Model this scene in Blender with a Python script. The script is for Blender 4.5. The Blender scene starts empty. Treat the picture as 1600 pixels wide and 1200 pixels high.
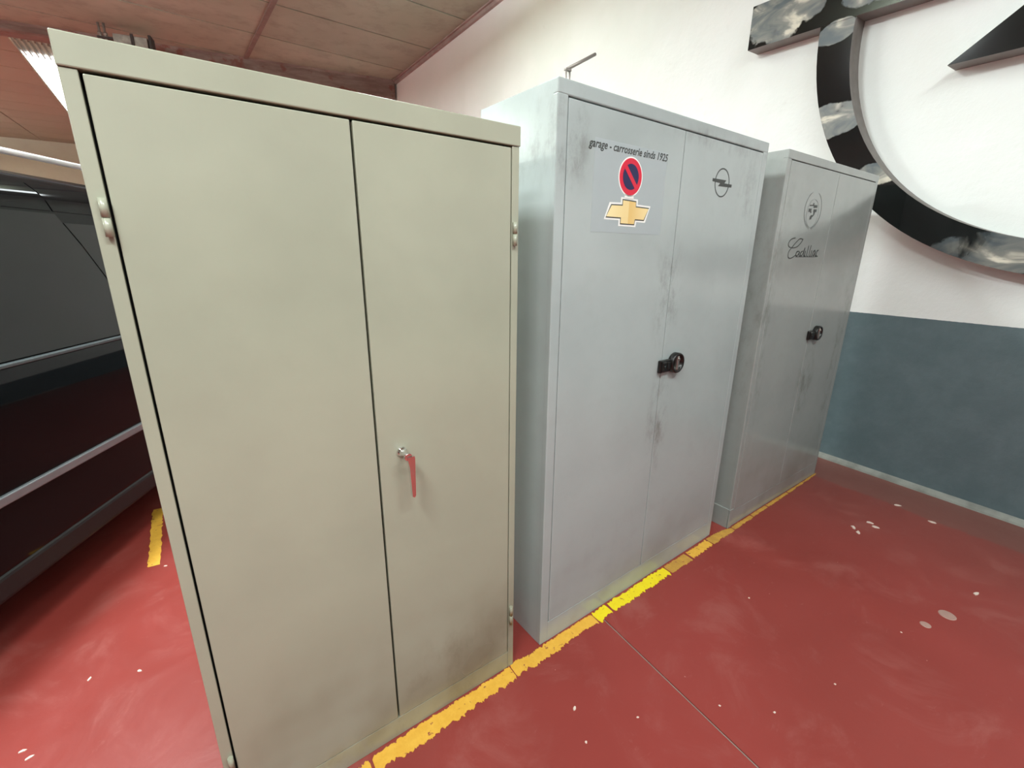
import bpy, bmesh, math, random
from mathutils import Vector, Matrix
random.seed(4)
S = bpy.context.scene
C = S.collection
R = math.radians

# ------------------------------------------------------------------ camera
cd = bpy.data.cameras.new('camera'); cam = bpy.data.objects.new('camera', cd); C.objects.link(cam)
cd.sensor_width = 36; cd.lens = 36*700.765/1600; cd.clip_start = 0.02
rt = Vector((0.847773, -0.530275, 0.009462)); up = Vector((0.140871, 0.242344, 0.959909)); bk = Vector((-0.511309, -0.812452, 0.280153))
cam.matrix_world = Matrix(((rt.x, up.x, bk.x, 0.38488), (rt.y, up.y, bk.y, -1.05422), (rt.z, up.z, bk.z, 1.48417), (0, 0, 0, 1)))
S.camera = cam

# ------------------------------------------------------------------ world, exposure
w = bpy.data.worlds.new('world'); S.world = w; w.use_nodes = True
w.node_tree.nodes['Background'].inputs[0].default_value = (0.8, 0.9, 1, 1)
w.node_tree.nodes['Background'].inputs[1].default_value = 0.3
S.view_settings.view_transform = 'Standard'; S.view_settings.look = 'None'
S.view_settings.exposure = 0.06; S.view_settings.gamma = 1; S.view_settings.use_curve_mapping = False

# ceiling plane and building grid
BA = R(4.2)
EX = Vector((math.cos(BA), math.sin(BA))); EY = Vector((-math.sin(BA), math.cos(BA)))
C0 = Vector((4.04, 8.91))
def cz(y): return 4.64 + 0.04*y
def grid(u, v):
    p = C0 + EX*u + EY*v
    return p.x, p.y
X0, X1, Y0, Y1 = -9.0, 4.0985, -6.0, 26.0

# hall lamps, all out of view; several added only to brighten far wall and ceiling
UNSEEN_LAMPS = [  # x, y, size x, size y, watts, share thrown upwards
    (-0.7, 2.05, 0.5, 0.8, 265, .3), (2.2, 3.9, 0.35, 1.6, 40, 2.5), (-1.0, -1.7, 0.4, 1.4, 125, .25), (1.3, -2.3, 2.2, 0.35, 125, .15), (-1.7, 6.4, 0.5, 2.0, 430, .4),
    (-5.5, 2.0, 0.5, 3.0, 150, .4), (-7.6, 12.0, 0.5, 5.0, 200, 3.5), (-8.2, 19.5, 0.5, 5.0, 200, 4.0), (-1.0, -4.9, 3.0, 0.4, 55, .2)]
DROP = .42
LCOL = (0.92, 1.0, 1.01)
for i, (x, y, sx, sy, p, up_) in enumerate(UNSEEN_LAMPS):
    for k in (0, 1):
        l = bpy.data.lights.new('lamp_light', 'AREA'); l.shape = 'RECTANGLE'; l.size = sx; l.size_y = sy
        l.energy = p*(up_ if k else 1); l.color = LCOL
        o = bpy.data.objects.new('lamp_light', l); C.objects.link(o); o.location = (x, y, cz(y)-DROP-.07 + k*.08)
        if k: o.rotation_euler = (math.pi, 0, 0)  # upward twin of each lamp, added to brighten the ceiling
l = bpy.data.lights.new('lamp_light', 'AREA'); l.shape = 'RECTANGLE'; l.size = .9; l.size_y = 7; l.energy = 480; l.color = LCOL
o = bpy.data.objects.new('lamp_light', l); C.objects.link(o); o.location = (-2.1, 16.2, cz(16.2)-.16); o.rotation_euler = (0, 0, R(4.8))

# ------------------------------------------------------------------ node helpers
class NT:
    def __init__(s, name):
        s.m = bpy.data.materials.new(name); s.m.use_nodes = True
        s.t = s.m.node_tree; s.b = s.t.nodes['Principled BSDF']
    def n(s, typ, **k):
        x = s.t.nodes.new(typ)
        for a, v in k.items(): setattr(x, a, v)
        return x
    def l(s, a, b): s.t.links.new(a, b)
    def put(s, sock, v):
        if isinstance(v, (int, float)): sock.default_value = v
        elif isinstance(v, (tuple, list)):
            sock.default_value = tuple(v) if len(v) == len(sock.default_value) else (*v, 1)
        else: s.l(v, sock)
    def pos(s): return s.n('ShaderNodeNewGeometry').outputs['Position']
    def obj(s): return s.n('ShaderNodeTexCoord').outputs['Object']
    def math(s, op, a, b=0.0, clamp=False):
        x = s.n('ShaderNodeMath', operation=op, use_clamp=clamp); s.put(x.inputs[0], a); s.put(x.inputs[1], b); return x.outputs[0]
    def scale(s, vec, v):
        x = s.n('ShaderNodeVectorMath', operation='MULTIPLY'); s.put(x.inputs[0], vec); s.put(x.inputs[1], v); return x.outputs[0]
    def noise(s, vec, sc, det=4, rough=.55, dist=0.0):
        x = s.n('ShaderNodeTexNoise'); s.put(x.inputs['Vector'], vec)
        x.inputs['Scale'].default_value = sc; x.inputs['Detail'].default_value = det
        x.inputs['Roughness'].default_value = rough; x.inputs['Distortion'].default_value = dist
        return x.outputs[0]
    def ramp(s, f, lo, hi, a=0.0, b=1.0):
        x = s.n('ShaderNodeMapRange', interpolation_type='SMOOTHSTEP'); s.put(x.inputs[0], f)
        for i, v in enumerate((lo, hi, a, b)): x.inputs[i+1].default_value = v
        return x.outputs[0]
    def mix(s, f, a, b):
        x = s.n('ShaderNodeMix', data_type='RGBA'); s.put(x.inputs[0], f); s.put(x.inputs[6], a); s.put(x.inputs[7], b); return x.outputs[2]
    def xyz(s, v):
        x = s.n('ShaderNodeSeparateXYZ'); s.put(x.inputs[0], v); return x.outputs
    def blob(s, vec, c, r):     # soft ellipsoid, 1 at its centre
        a = s.n('ShaderNodeVectorMath', operation='SUBTRACT'); s.put(a.inputs[0], vec); a.inputs[1].default_value = c
        b = s.n('ShaderNodeVectorMath', operation='DIVIDE'); s.l(a.outputs[0], b.inputs[0]); b.inputs[1].default_value = r
        d = s.n('ShaderNodeVectorMath', operation='LENGTH'); s.l(b.outputs[0], d.inputs[0])
        return s.ramp(d.outputs['Value'], 1.0, 0.2)
    def bump(s, h, st, dist=.01):
        x = s.n('ShaderNodeBump'); x.inputs['Strength'].default_value = st; x.inputs['Distance'].default_value = dist
        s.put(x.inputs['Height'], h); s.l(x.outputs[0], s.b.inputs['Normal'])
    def set(s, **k):
        for a, v in k.items(): s.put(s.b.inputs[a.replace('_', ' ')], v)
        return s
def srgb(h):
    h = h.lstrip('#'); v = [int(h[i:i+2], 16)/255 for i in (0, 2, 4)]
    return tuple(x/12.92 if x <= .04045 else ((x+.055)/1.055)**2.4 for x in v)
def flat(name, col, rough=.5, metal=0.0, coat=0.0, var=.06, vs=14):
    t = NT(name); c = srgb(col) if isinstance(col, str) else col
    n = t.noise(t.obj(), vs)
    t.set(Base_Color=t.mix(t.ramp(n, .3, .7), tuple(x*(1-var) for x in c), tuple(min(1, x*(1+var)) for x in c)),
          Roughness=rough, Metallic=metal, Coat_Weight=coat)
    return t.m

def paint(name, base, dirt_shade, rough=.3, amount=.35, blobs=(), foot=.25, edge=None):
    """enamelled sheet steel: faint mottling, grime in given places, painted shade towards the foot"""
    t = NT(name); P = t.obj(); base = srgb(base); dirt_shade = srgb(dirt_shade)
    n1 = t.noise(P, 2.2, 3); n2 = t.noise(P, 9, 6, .65); n3 = t.noise(t.scale(P, (1, 1, .55)), 13, 6, .7)
    c = t.mix(t.ramp(n1, .3, .7), tuple(x*.93 for x in base), tuple(x*1.05 for x in base))
    c = t.mix(t.math('MULTIPLY', t.ramp(n2, .45, .95), amount), c, dirt_shade)
    z = t.xyz(P)[2]
    f = t.math('MULTIPLY', t.ramp(z, .75, .0), foot*1.3)  # darkens towards the foot: grime plus shade put into the colour
    c = t.mix(t.math('MULTIPLY', f, t.ramp(n1, .3, .75)), c, dirt_shade)
    m = None
    for cc, rr, st in blobs:
        b = t.math('MULTIPLY', t.blob(P, cc, rr), st); m = b if m is None else t.math('MAXIMUM', m, b)
    if m is not None:
        c = t.mix(t.math('MULTIPLY', m, t.ramp(n3, .42, .80)), c, dirt_shade)
    rg = t.ramp(n1, .25, .75, rough*.85, rough*1.2)
    t.set(Base_Color=c, Roughness=rg, Coat_Weight=.15, Coat_Roughness=.12)
    t.b.inputs['Specular IOR Level'].default_value = .6
    t.bump(t.math('ADD', t.math('MULTIPLY', n1, 1.0), t.math('MULTIPLY', t.noise(P, 260, 2), .012)), .12, .02)
    return t.m

# ------------------------------------------------------------------ mesh helpers
def box(bm, x0, x1, y0, y1, z0, z1, bev=0.0, seg=2):
    vs = [bm.verts.new(p) for p in ((x0,y0,z0),(x1,y0,z0),(x1,y1,z0),(x0,y1,z0),(x0,y0,z1),(x1,y0,z1),(x1,y1,z1),(x0,y1,z1))]
    fs = [bm.faces.new([vs[i] for i in f]) for f in ((0,3,2,1),(4,5,6,7),(0,1,5,4),(1,2,6,5),(2,3,7,6),(3,0,4,7))]
    if bev:
        bmesh.ops.bevel(bm, geom=list({e for f in fs for e in f.edges}), offset=bev, segments=seg, affect='EDGES', profile=.5)
def prism(bm, pts, fn, a, b, bev=0.0):
    """pts: 2D outline; fn(p, depth) -> 3D"""
    lo = [bm.verts.new(fn(p, a)) for p in pts]; hi = [bm.verts.new(fn(p, b)) for p in pts]
    n = len(pts); f1 = bm.faces.new(lo); f2 = bm.faces.new(hi[::-1])
    for i in range(n): bm.faces.new((lo[i], hi[i], hi[(i+1) % n], lo[(i+1) % n]))
    if bev:
        bmesh.ops.bevel(bm, geom=list(f1.edges), offset=bev, segments=2, affect='EDGES')
def cyl(bm, p0, p1, r0, r1=None, n=20, cap=True):
    p0, p1 = Vector(p0), Vector(p1); r1 = r0 if r1 is None else r1
    d = (p1-p0).normalized(); a = d.orthogonal().normalized(); b = d.cross(a)
    A = [bm.verts.new(p0 + (a*math.cos(t)+b*math.sin(t))*r0) for t in [2*math.pi*i/n for i in range(n)]]
    B = [bm.verts.new(p1 + (a*math.cos(t)+b*math.sin(t))*r1) for t in [2*math.pi*i/n for i in range(n)]]
    for i in range(n): bm.faces.new((A[i], A[(i+1) % n], B[(i+1) % n], B[i])).smooth = True
    if cap: bm.faces.new(A[::-1]); bm.faces.new(B)
def tube(bm, pts, r, n=10):
    for a, b in zip(pts, pts[1:]): cyl(bm, a, b, r, n=n)
    for p in pts[1:-1]: bmesh.ops.create_uvsphere(bm, u_segments=n, v_segments=6, radius=r*1.01, matrix=Matrix.Translation(p))
def lathe(bm, prof, origin, axis, n=40):
    """prof: (radius, height) along the axis"""
    o = Vector(origin); d = Vector(axis).normalized(); a = d.orthogonal().normalized(); b = d.cross(a)
    rings = []
    for r, h in prof:
        rings.append([bm.verts.new(o + d*h + (a*math.cos(t)+b*math.sin(t))*max(r, 1e-5)) for t in [2*math.pi*i/n for i in range(n)]])
    for q, s in zip(rings, rings[1:]):
        for i in range(n): bm.faces.new((q[i], q[(i+1) % n], s[(i+1) % n], s[i])).smooth = True
    bm.faces.new(rings[0][::-1]); bm.faces.new(rings[-1])
def ribbon(bm, pts, wd, fn, a, b):
    """flat stroke of width wd along 2D points"""
    for (x0, y0), (x1, y1) in zip(pts, pts[1:]):
        d = Vector((x1-x0, y1-y0)); L = d.length
        if L < 1e-6: continue
        d /= L; n = Vector((-d.y, d.x))*wd/2; e = d*wd*.35
        q = [Vector((x0, y0))-e+n, Vector((x0, y0))-e-n, Vector((x1, y1))+e-n, Vector((x1, y1))+e+n]
        prism(bm, [(p.x, p.y) for p in q], fn, a, b)
def obj(name, bm, mats, parent=None, recalc=True):
    if recalc: bmesh.ops.recalc_face_normals(bm, faces=bm.faces[:])
    me = bpy.data.meshes.new(name); bm.to_mesh(me); bm.free()
    for m in (mats if isinstance(mats, (list, tuple)) else [mats]): me.materials.append(m)
    o = bpy.data.objects.new(name, me); C.objects.link(o)
    if parent: o.parent = parent
    return o
def tag(o, label=None, cat=None, group=None, kind=None):
    if label: o['label'] = label
    if cat: o['category'] = cat
    if group: o['group'] = group
    if kind: o['kind'] = kind
    return o
def empty(name, loc=(0,0,0), rz=0, **k):
    o = bpy.data.objects.new(name, None); C.objects.link(o); o.location = loc; o.rotation_euler = (0, 0, rz)
    o.empty_display_size = .1
    return tag(o, **k)
def NB(): return bmesh.new()
FR = lambda p, y: (p[0], y, p[1])      # outline in the (x, z) plane of a cabinet front

# ------------------------------------------------------------------ setting materials
def wall_mat():
    t = NT('wall_paint'); P = t.pos(); z = t.xyz(P)[2]
    n = t.noise(P, 1.3, 4); n2 = t.noise(P, 7, 6, .7)
    white = t.mix(t.ramp(n, .35, .7), srgb('#e6eae6'), srgb('#edf0ee'))
    white = t.mix(t.math('MULTIPLY', t.ramp(n2, .62, .8), .25), white, srgb('#c9c3bb'))
    old = t.math('MULTIPLY', t.ramp(z, 3.4, 4.5), .3)  # upper wall tinted greener to offset the pink bounced light
    white = t.mix(t.math('MULTIPLY', old, t.ramp(n, .3, .6)), white, srgb('#e2e6df'))
    teal = t.mix(t.ramp(n2, .3, .75), srgb('#5b6d71'), srgb('#66777b'))
    m = t.math('GREATER_THAN', t.math('ADD', z, t.math('MULTIPLY', t.noise(P, 40, 2), .004)), 1.113)
    t.set(Base_Color=t.mix(m, teal, white), Roughness=t.math('ADD', t.math('MULTIPLY', m, .35), .33))
    t.bump(t.math('ADD', t.noise(P, 16, 5, .6), t.math('MULTIPLY', t.noise(P, 120, 2), .15)), .22, .012)
    return t.m
def floor_mat():
    t = NT('red_floor_paint'); P = t.pos(); x = t.xyz(P)
    n1 = t.noise(P, .9, 3); n2 = t.noise(P, 3.2, 7, .68, .6); n3 = t.noise(t.scale(P, (1, 2.2, 1)), 9, 8, .75, 1.0)
    c = t.mix(t.ramp(n1, .3, .7), srgb('#87362f'), srgb('#933d37'))
    c = t.mix(t.math('MULTIPLY', t.ramp(n2, .50, .74), .42), c, srgb('#a4645c'))
    c = t.mix(t.math('MULTIPLY', t.ramp(n3, .60, .78), .40), c, srgb('#b07a70'))
    band = t.ramp(t.math('ADD', x[0], t.math('MULTIPLY', n2, .12)), 3.76, 3.80)
    c = t.mix(t.math('MULTIPLY', band, .55), c, srgb('#75554c'))
    dust = t.ramp(t.math('ADD', x[0], t.math('MULTIPLY', n3, .3)), 2.6, 4.3)
    c = t.mix(t.math('MULTIPLY', dust, .35), c, srgb('#7b5a50'))
    sp = t.ramp(t.noise(P, 55, 1), .80, .84)
    c = t.mix(t.math('MULTIPLY', sp, .55), c, srgb('#d6a79c'))
    t.set(Base_Color=c, Roughness=t.ramp(n2, .25, .8, .30, .50)); t.b.inputs['Specular IOR Level'].default_value = .35
    t.bump(t.math('ADD', n2, t.math('MULTIPLY', t.noise(P, 70, 3), .12)), .12, .01)
    return t.m
def ceil_mat():
    t = NT('stained_ceiling_board'); P = t.pos(); info = t.n('ShaderNodeObjectInfo')
    n1 = t.noise(P, .8, 4, .6); n2 = t.noise(P, 3.0, 6, .65); y = t.xyz(P)[1]
    c = t.mix(t.ramp(n1, .35, .68), srgb('#a5ab95'), srgb('#b2b8a3'))
    c = t.mix(t.math('MULTIPLY', t.ramp(n2, .45, .72), .7), c, srgb('#8f8f7e'))
    c = t.mix(t.ramp(y, 10.0, 12.5, 0, .8), c, srgb('#b3a48f'))
    c = t.mix(t.math('MULTIPLY', info.outputs['Random'], .18), c, srgb('#6f5d52'))
    t.set(Base_Color=c, Roughness=.6)
    t.bump(n2, .1, .01)
    return t.m
MW, MF, MC = wall_mat(), floor_mat(), ceil_mat()
M_joint = flat('joint_filler', '#8d7f76', .9)
M_gap = flat('ceiling_void', '#3b2f29', .9); M_void = flat('black_void', '#060504', .9)
M_batten = flat('ceiling_batten', '#85746a', .6, var=.15, vs=5)

# ------------------------------------------------------------------ floor
JX = 1.545
b = NB(); box(b, X0, X1, Y0, Y1, -.2, -.004); floor = tag(obj('floor', b, M_joint), kind='structure')
for a0, a1 in ((X0, JX-.0035), (JX+.0035, X1)):
    b = NB(); box(b, a0, a1, Y0, Y1, -.004, 0); obj('slab', b, MF, floor)

# ------------------------------------------------------------------ walls
def wallbox(name, x0, x1, y0, y1, za, zb):
    b = NB()
    vs = [b.verts.new(p) for p in ((x0,y0,-.2),(x1,y0,-.2),(x1,y1,-.2),(x0,y1,-.2),(x0,y0,za),(x1,y0,za),(x1,y1,zb),(x0,y1,zb))]
    for f in ((0,3,2,1),(4,5,6,7),(0,1,5,4),(1,2,6,5),(2,3,7,6),(3,0,4,7)): b.faces.new([vs[i] for i in f])
    return tag(obj(name, b, MW), kind='structure')
wallbox('wall_right', X1, X1+.2, Y0, Y1, cz(Y0), cz(Y1))
wallbox('wall_left', X0-.2, X0, Y0, Y1, cz(Y0), cz(Y1))
wallbox('wall_front', X0-.2, X1+.2, Y0-.2, Y0, cz(Y0)-.01, cz(Y0))
wb = wallbox('wall_back', X0-.2, X1+.2, Y1, Y1+.2, cz(Y1), cz(Y1)+.01); wb.data.materials[0] = MC
# dark garage door added behind the viewer to darken the cabinets' reflections
M_gdoor = flat('added_door_enamel', '#4a5052', .5)
b = NB()
for k in range(5): box(b, -5.2, 3.2, Y0, Y0+.05, k*.45+.002, k*.45+.446, .01)
tag(obj('added_door_1', b, M_gdoor), kind='structure')
# grey cement fillet along the foot of the right wall
b = NB(); prism(b, [(X1-.03, 0), (X1-.026, .012), (X1-.012, .03), (X1, .036), (X1, 0)], lambda p, y: (p[0], y, p[1]), Y0, 3.5)
M_cement = flat('cement_fillet', '#8b8d86', .8, var=.2, vs=9)
tag(obj('baseboard_right', b, M_cement), kind='structure')

# ------------------------------------------------------------------ ceiling with its boards
b = NB()
vs = [b.verts.new(p) for p in ((X0,Y0,cz(Y0)),(X1,Y0,cz(Y0)),(X1,Y1,cz(Y1)),(X0,Y1,cz(Y1)))]
f = b.faces.new(vs); g = bmesh.ops.extrude_face_region(b, geom=[f]); bmesh.ops.translate(b, vec=(0,0,.2), verts=[v for v in g['geom'] if isinstance(v, bmesh.types.BMVert)])
ceiling = tag(obj('ceiling', b, M_gap), kind='structure')
def clip(poly, ax, val, keep_less):
    out = []
    for i in range(len(poly)):
        a, c = poly[i], poly[(i+1) % len(poly)]
        ia = (a[ax] < val) == keep_less; ic = (c[ax] < val) == keep_less
        if ia: out.append(a)
        if ia != ic:
            t = (val-a[ax])/(c[ax]-a[ax]); out.append((a[0]+t*(c[0]-a[0]), a[1]+t*(c[1]-a[1])))
    return out
PU, PV = 2.62, 1.375
UE = [2.62, 0, -2.62, -7.8, -13.0, -18.2]
for ua, ub in zip(UE[1:], UE):
    for j in range(-12, 14):
        u0, v0 = ua, j*PV
        g_ = .016
        poly = [grid(u0+g_, v0+g_), grid(ub-g_, v0+g_), grid(ub-g_, v0+PV-g_), grid(u0+g_, v0+PV-g_)]
        for ax, val, kl in ((0, X1-.002, True), (0, X0+.002, False), (1, Y0+.002, False), (1, Y1-.002, True)):
            if len(poly) > 2: poly = clip(poly, ax, val, kl)
        if len(poly) < 3: continue
        b = NB(); prism(b, poly, lambda p, d: (p[0], p[1], cz(p[1])-d), .0, .034); obj('ceiling_board', b, MC, ceiling)
for k in (-1,):               # cover batten over the long joint
    b = NB(); q = [grid(k*PU-.035, -14.2), grid(k*PU+.035, -14.2), grid(k*PU+.035, 16), grid(k*PU-.035, 16)]
    prism(b, q, lambda p, d: (p[0], p[1], cz(p[1])-d), .0345, .060); obj('batten', b, M_batten, ceiling)
# moulding where the ceiling meets the right wall
b = NB()
for (a0, a1, d0, d1) in ((0, .045, .02, .10), (0, .075, .02, .055)):
    pts = [(X1-a1, d0), (X1, d0), (X1, d1), (X1-a1, d1)]
    lo = [b.verts.new((p[0], Y0, cz(Y0)-p[1])) for p in pts]; hi = [b.verts.new((p[0], Y1, cz(Y1)-p[1])) for p in pts]
    b.faces.new(lo); b.faces.new(hi[::-1])
    for i in range(4): b.faces.new((lo[i], hi[i], hi[(i+1) % 4], lo[(i+1) % 4]))
M_mould = flat('painted_moulding', '#a3938b', .55, var=.2, vs=3)
tag(obj('trim_1', b, M_mould), kind='structure')

# ------------------------------------------------------------------ beam under the ceiling
def beam_mat():
    t = NT('weathered_beam'); P = t.pos()
    n = t.noise(t.scale(P, (.6, 1, 3)), 3.5, 6, .65, .4); n2 = t.noise(P, 2.2, 5, .6)
    c = t.mix(t.ramp(n, .35, .7), srgb('#7b6459'), srgb('#94847a'))
    c = t.mix(t.ramp(n2, .56, .62, 0, .85), c, srgb('#7d4a3a'))
    t.set(Base_Color=c, Roughness=.55); t.bump(n, .25, .02); return t.m
b = NB(); N = 24; rows = []
A_, B_ = Vector((4.05, 9.59)), Vector((-4.6, 11.12)); dv = (B_-A_).normalized(); nv = Vector((-dv.y, dv.x))
if nv.y < 0: nv = -nv
for i in range(N+1):
    t_ = i/N; p = A_.lerp(B_, t_); h = .40 - .22*min(1, t_*1.6) + .012*math.sin(t_*23)
    q = p + nv*.3; top, bot = cz(p.y)-.024, cz(p.y)-h
    rows.append([b.verts.new(v) for v in ((p.x, p.y-.02, top), (p.x, p.y, top-.05), (p.x, p.y, bot+.03), (p.x, p.y+.03, bot), (q.x, q.y, bot), (q.x, q.y, top))])
for r0, r1 in zip(rows, rows[1:]):
    for k in range(6): b.faces.new((r0[k], r1[k], r1[(k+1) % 6], r0[(k+1) % 6]))
b.faces.new(rows[0]); b.faces.new(rows[-1][::-1])
tag(obj('ceiling_beam', b, beam_mat()), 'old rust-stained brown beam running across the ceiling behind the cabinets', 'beam')

# hanger unit under the beam
M_zinc = flat('dull_zinc', '#9a958c', .45, metal=.5, var=.2)
M_dark = flat('dark_iron', '#3a3430', .6)
hu = empty('metal_hanger', (-.42, 9.72, 4.865), R(-9), label='dull metal hanger box under the ceiling beam above the beige cabinet', cat='bracket')
b = NB(); box(b, -.16, .30, -.10, .12, -.20, -.02, .008); box(b, -.10, .26, -.104, -.10, -.17, -.05)
obj('housing', b, M_zinc, hu)
b = NB(); box(b, .08, .12, -.13, -.10, -.22, .0, .003); obj('strap', b, M_dark, hu)
b = NB(); box(b, .32, .36, -.12, .10, -.22, .02, .003); obj('strap', b, M_dark, hu)
for sx in (-.34, -.27):
    b = NB(); cyl(b, (sx, -.02, -.20), (sx, -.02, .12), .018); cyl(b, (sx, -.02, -.05), (sx, -.02, -.01), .03); obj('rod', b, M_zinc, hu)
b = NB(); box(b, -.38, -.16, -.05, .03, -.10, -.07, .003); obj('arm', b, M_dark, hu)

# ------------------------------------------------------------------ long luminaire on the ceiling
def emit(name, col, st):
    t = NT(name); t.set(Base_Color=(.9, .9, .9), Emission_Color=col, Emission_Strength=st, Roughness=.4); return t.m
M_diff = emit('lit_diffuser', (.95, 1, 1), 3.0)
M_alu = flat('brushed_aluminium', '#c9c9c5', .25, metal=.9)
la = R(4.8); lux = empty('ceiling_light', (-2.27, 12.42, cz(12.42)-.03), la, label='long glowing ceiling light box with a louvred metal end, left of the beige cabinet top', cat='ceiling light')
def lslope(y): return .04*y
b = NB()
def sbox(bm, x0, x1, y0, y1, z0, z1):
    vs = [bm.verts.new((x, y, z+lslope(y))) for x, y, z in ((x0,y0,z0),(x1,y0,z0),(x1,y1,z0),(x0,y1,z0),(x0,y0,z1),(x1,y0,z1),(x1,y1,z1),(x0,y1,z1))]
    for f in ((0,3,2,1),(4,5,6,7),(0,1,5,4),(1,2,6,5),(2,3,7,6),(3,0,4,7)): bm.faces.new([vs[i] for i in f])
sbox(b, 0, .95, -1.05, 8.4, -.02, .005); sbox(b, -.025, 0, -1.05, 8.4, -.06, .005); sbox(b, .95, .975, -1.05, 8.4, -.06, .005)
obj('housing', b, M_alu, lux)
for k in range(7):
    b = NB(); sbox(b, .005, .945, k*1.2+.012, k*1.2+1.188, -.05, -.021); obj('diffuser', b, M_diff, lux)
for k in range(11):
    b = NB(); x = .04+k*.085; sbox(b, x, x+.02, -1.02, -.03, -.075, -.021); obj('louvre_fin', b, M_alu, lux)

# unseen fixtures made up to carry the out-of-view lamps
M_tray = flat('white_fixture_tray', '#d9dad6', .4)
places = ['over the aisle behind the beige cabinet', 'over the gap behind the middle cabinet', 'over the near left of the beige cabinet', 'over the open red floor by the right wall', 'over the hall behind the van', 'over the far side of the black van', 'deep in the hall beyond the van', 'deepest in the hall near the back wall', 'nearest the front wall']
for (x, y, sx, sy, p, up_), pl in zip(UNSEEN_LAMPS, places):
    z = cz(y)-DROP
    e = empty('unseen_strip_light', (x, y, z), 0, label='unseen white strip light hanging from the ceiling '+pl, cat='ceiling light')
    b = NB(); box(b, -sx/2-.02, sx/2+.02, -sy/2-.02, sy/2+.02, -.055, -.005, .004); obj('tray', b, M_tray, e)
    for k in (-1, 1):
        dx, dy = (k*sx*.35, 0) if sx > sy else (0, k*sy*.35)
        b = NB(); cyl(b, (dx, dy, -.01), (dx, dy, DROP-.025+.04*dy), .004, n=8); obj('hanger', b, M_dark, e)

# ------------------------------------------------------------------ wall sign: ring and bolt in glossy black
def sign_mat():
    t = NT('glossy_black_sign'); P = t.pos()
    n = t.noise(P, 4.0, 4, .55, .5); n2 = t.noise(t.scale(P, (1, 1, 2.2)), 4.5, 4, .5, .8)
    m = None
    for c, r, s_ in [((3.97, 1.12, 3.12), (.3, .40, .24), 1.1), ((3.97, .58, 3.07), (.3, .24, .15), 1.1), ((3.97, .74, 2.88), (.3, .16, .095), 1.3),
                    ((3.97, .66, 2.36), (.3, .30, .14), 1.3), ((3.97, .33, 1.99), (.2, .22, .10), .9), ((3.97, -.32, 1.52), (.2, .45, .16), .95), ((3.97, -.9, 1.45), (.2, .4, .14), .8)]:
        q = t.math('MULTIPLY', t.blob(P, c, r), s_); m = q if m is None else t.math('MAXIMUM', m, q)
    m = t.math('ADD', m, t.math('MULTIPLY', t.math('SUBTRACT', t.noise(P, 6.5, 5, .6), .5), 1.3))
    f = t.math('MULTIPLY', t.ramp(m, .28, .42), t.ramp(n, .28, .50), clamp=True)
    patch_tone = t.mix(t.ramp(n2, .35, .65), srgb('#454f53'), srgb('#7f7e76'))  # pale and bluish patches at set places over the black
    patch_tone = t.mix(t.ramp(n2, .55, .70), patch_tone, srgb('#cdc7b6'))
    t.set(Base_Color=t.mix(f, srgb('#0f1212'), patch_tone), Roughness=t.ramp(f, 0, 1, .10, .40))
    return t.m
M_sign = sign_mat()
M_side = flat('grey_sign_edge', '#7d7873', .5, var=.08)
sg = empty('wall_sign', (X1, -.695, 2.9), 0, label='huge glossy black ring-and-bolt emblem fixed to the white wall above the far cabinet', cat='sign')
OX = Vector((X1, -.695, 2.9)); D = .125
def sfn(p, d): return (-d, p[0]-OX.y, p[1]-OX.z)
b = NB(); N = 128
def circ(cy, cz_, r, n=N): return [(cy+r*math.cos(2*math.pi*i/n), cz_+r*math.sin(2*math.pi*i/n)) for i in range(n)]
co, ci = circ(-.713, 2.937, 1.562), circ(-.677, 2.872, 1.322)
V = {k: [b.verts.new(sfn(p, d)) for p in c] for k, c, d in (('ob', co, 0), ('of', co, D), ('ib', ci, 0), ('if', ci, D))}
for i in range(N):
    j = (i+1) % N
    b.faces.new((V['of'][i], V['of'][j], V['if'][j], V['if'][i])).material_index = 0
    for q in (('ob', 'of'), ('ib', 'if')):
        f = b.faces.new((V[q[0]][i], V[q[0]][j], V[q[1]][j], V[q[1]][i])); f.material_index = 1; f.smooth = True
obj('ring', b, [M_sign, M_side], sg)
b = NB()
bolt = [(1.357, 3.24), (-1.46, 3.112), (-1.00, 2.757), (-2.75, 2.70), (-2.75, 2.47), (.121, 2.511), (-.372, 2.885), (.392, 2.918), (1.357, 2.964)]
prism(b, bolt, sfn, 0, D+.003)
for f in b.faces:
    f.material_index = 0 if len(f.verts) > 4 else 1
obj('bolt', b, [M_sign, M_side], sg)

# ------------------------------------------------------------------ steel cabinets
M_beige = paint('beige_enamel', '#a9ab97', '#6f6650', .23, .08, [((.70, 0, .12), (.35, .3, .28), .5), ((.03, 0, .05), (.06, .3, .2), .8), ((.46, 0, .05), (.5, .3, .08), .4)], foot=.6)
M_gry2 = paint('grey_enamel', '#abb4b2', '#66645c', .22, .14, [((.60, 0, 1.33), (.12, .3, .28), .9), ((.62, 0, .82), (.10, .3, .35), .8), ((.05, 0, 1.80), (.12, .5, .2), .8), ((1.1, 0, 1.75), (.15, .3, .2), .5), ((.9, 0, 1.90), (.6, .3, .05), .5)], foot=.35)
M_gry3 = paint('grey_enamel_worn', '#9ba09c', '#636459', .18, .2, [((.65, 0, .75), (.16, .3, .3), .8), ((1.05, 0, .9), (.1, .4, .8), .7), ((.05, .1, 1.2), (.1, .5, 1.2), .6)], foot=.4)
M_black = flat('black_plastic', '#171614', .3, var=.1)
M_chrome = flat('chrome', '#e8e8e8', .06, metal=1.0, var=.0)
M_steel = flat('bare_steel', '#b9b5ad', .3, metal=.9)
M_ink = flat('dark_grey_print', '#3f423f', .5)
M_ink2 = flat('faded_grey_print', '#7d8380', .5)
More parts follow.
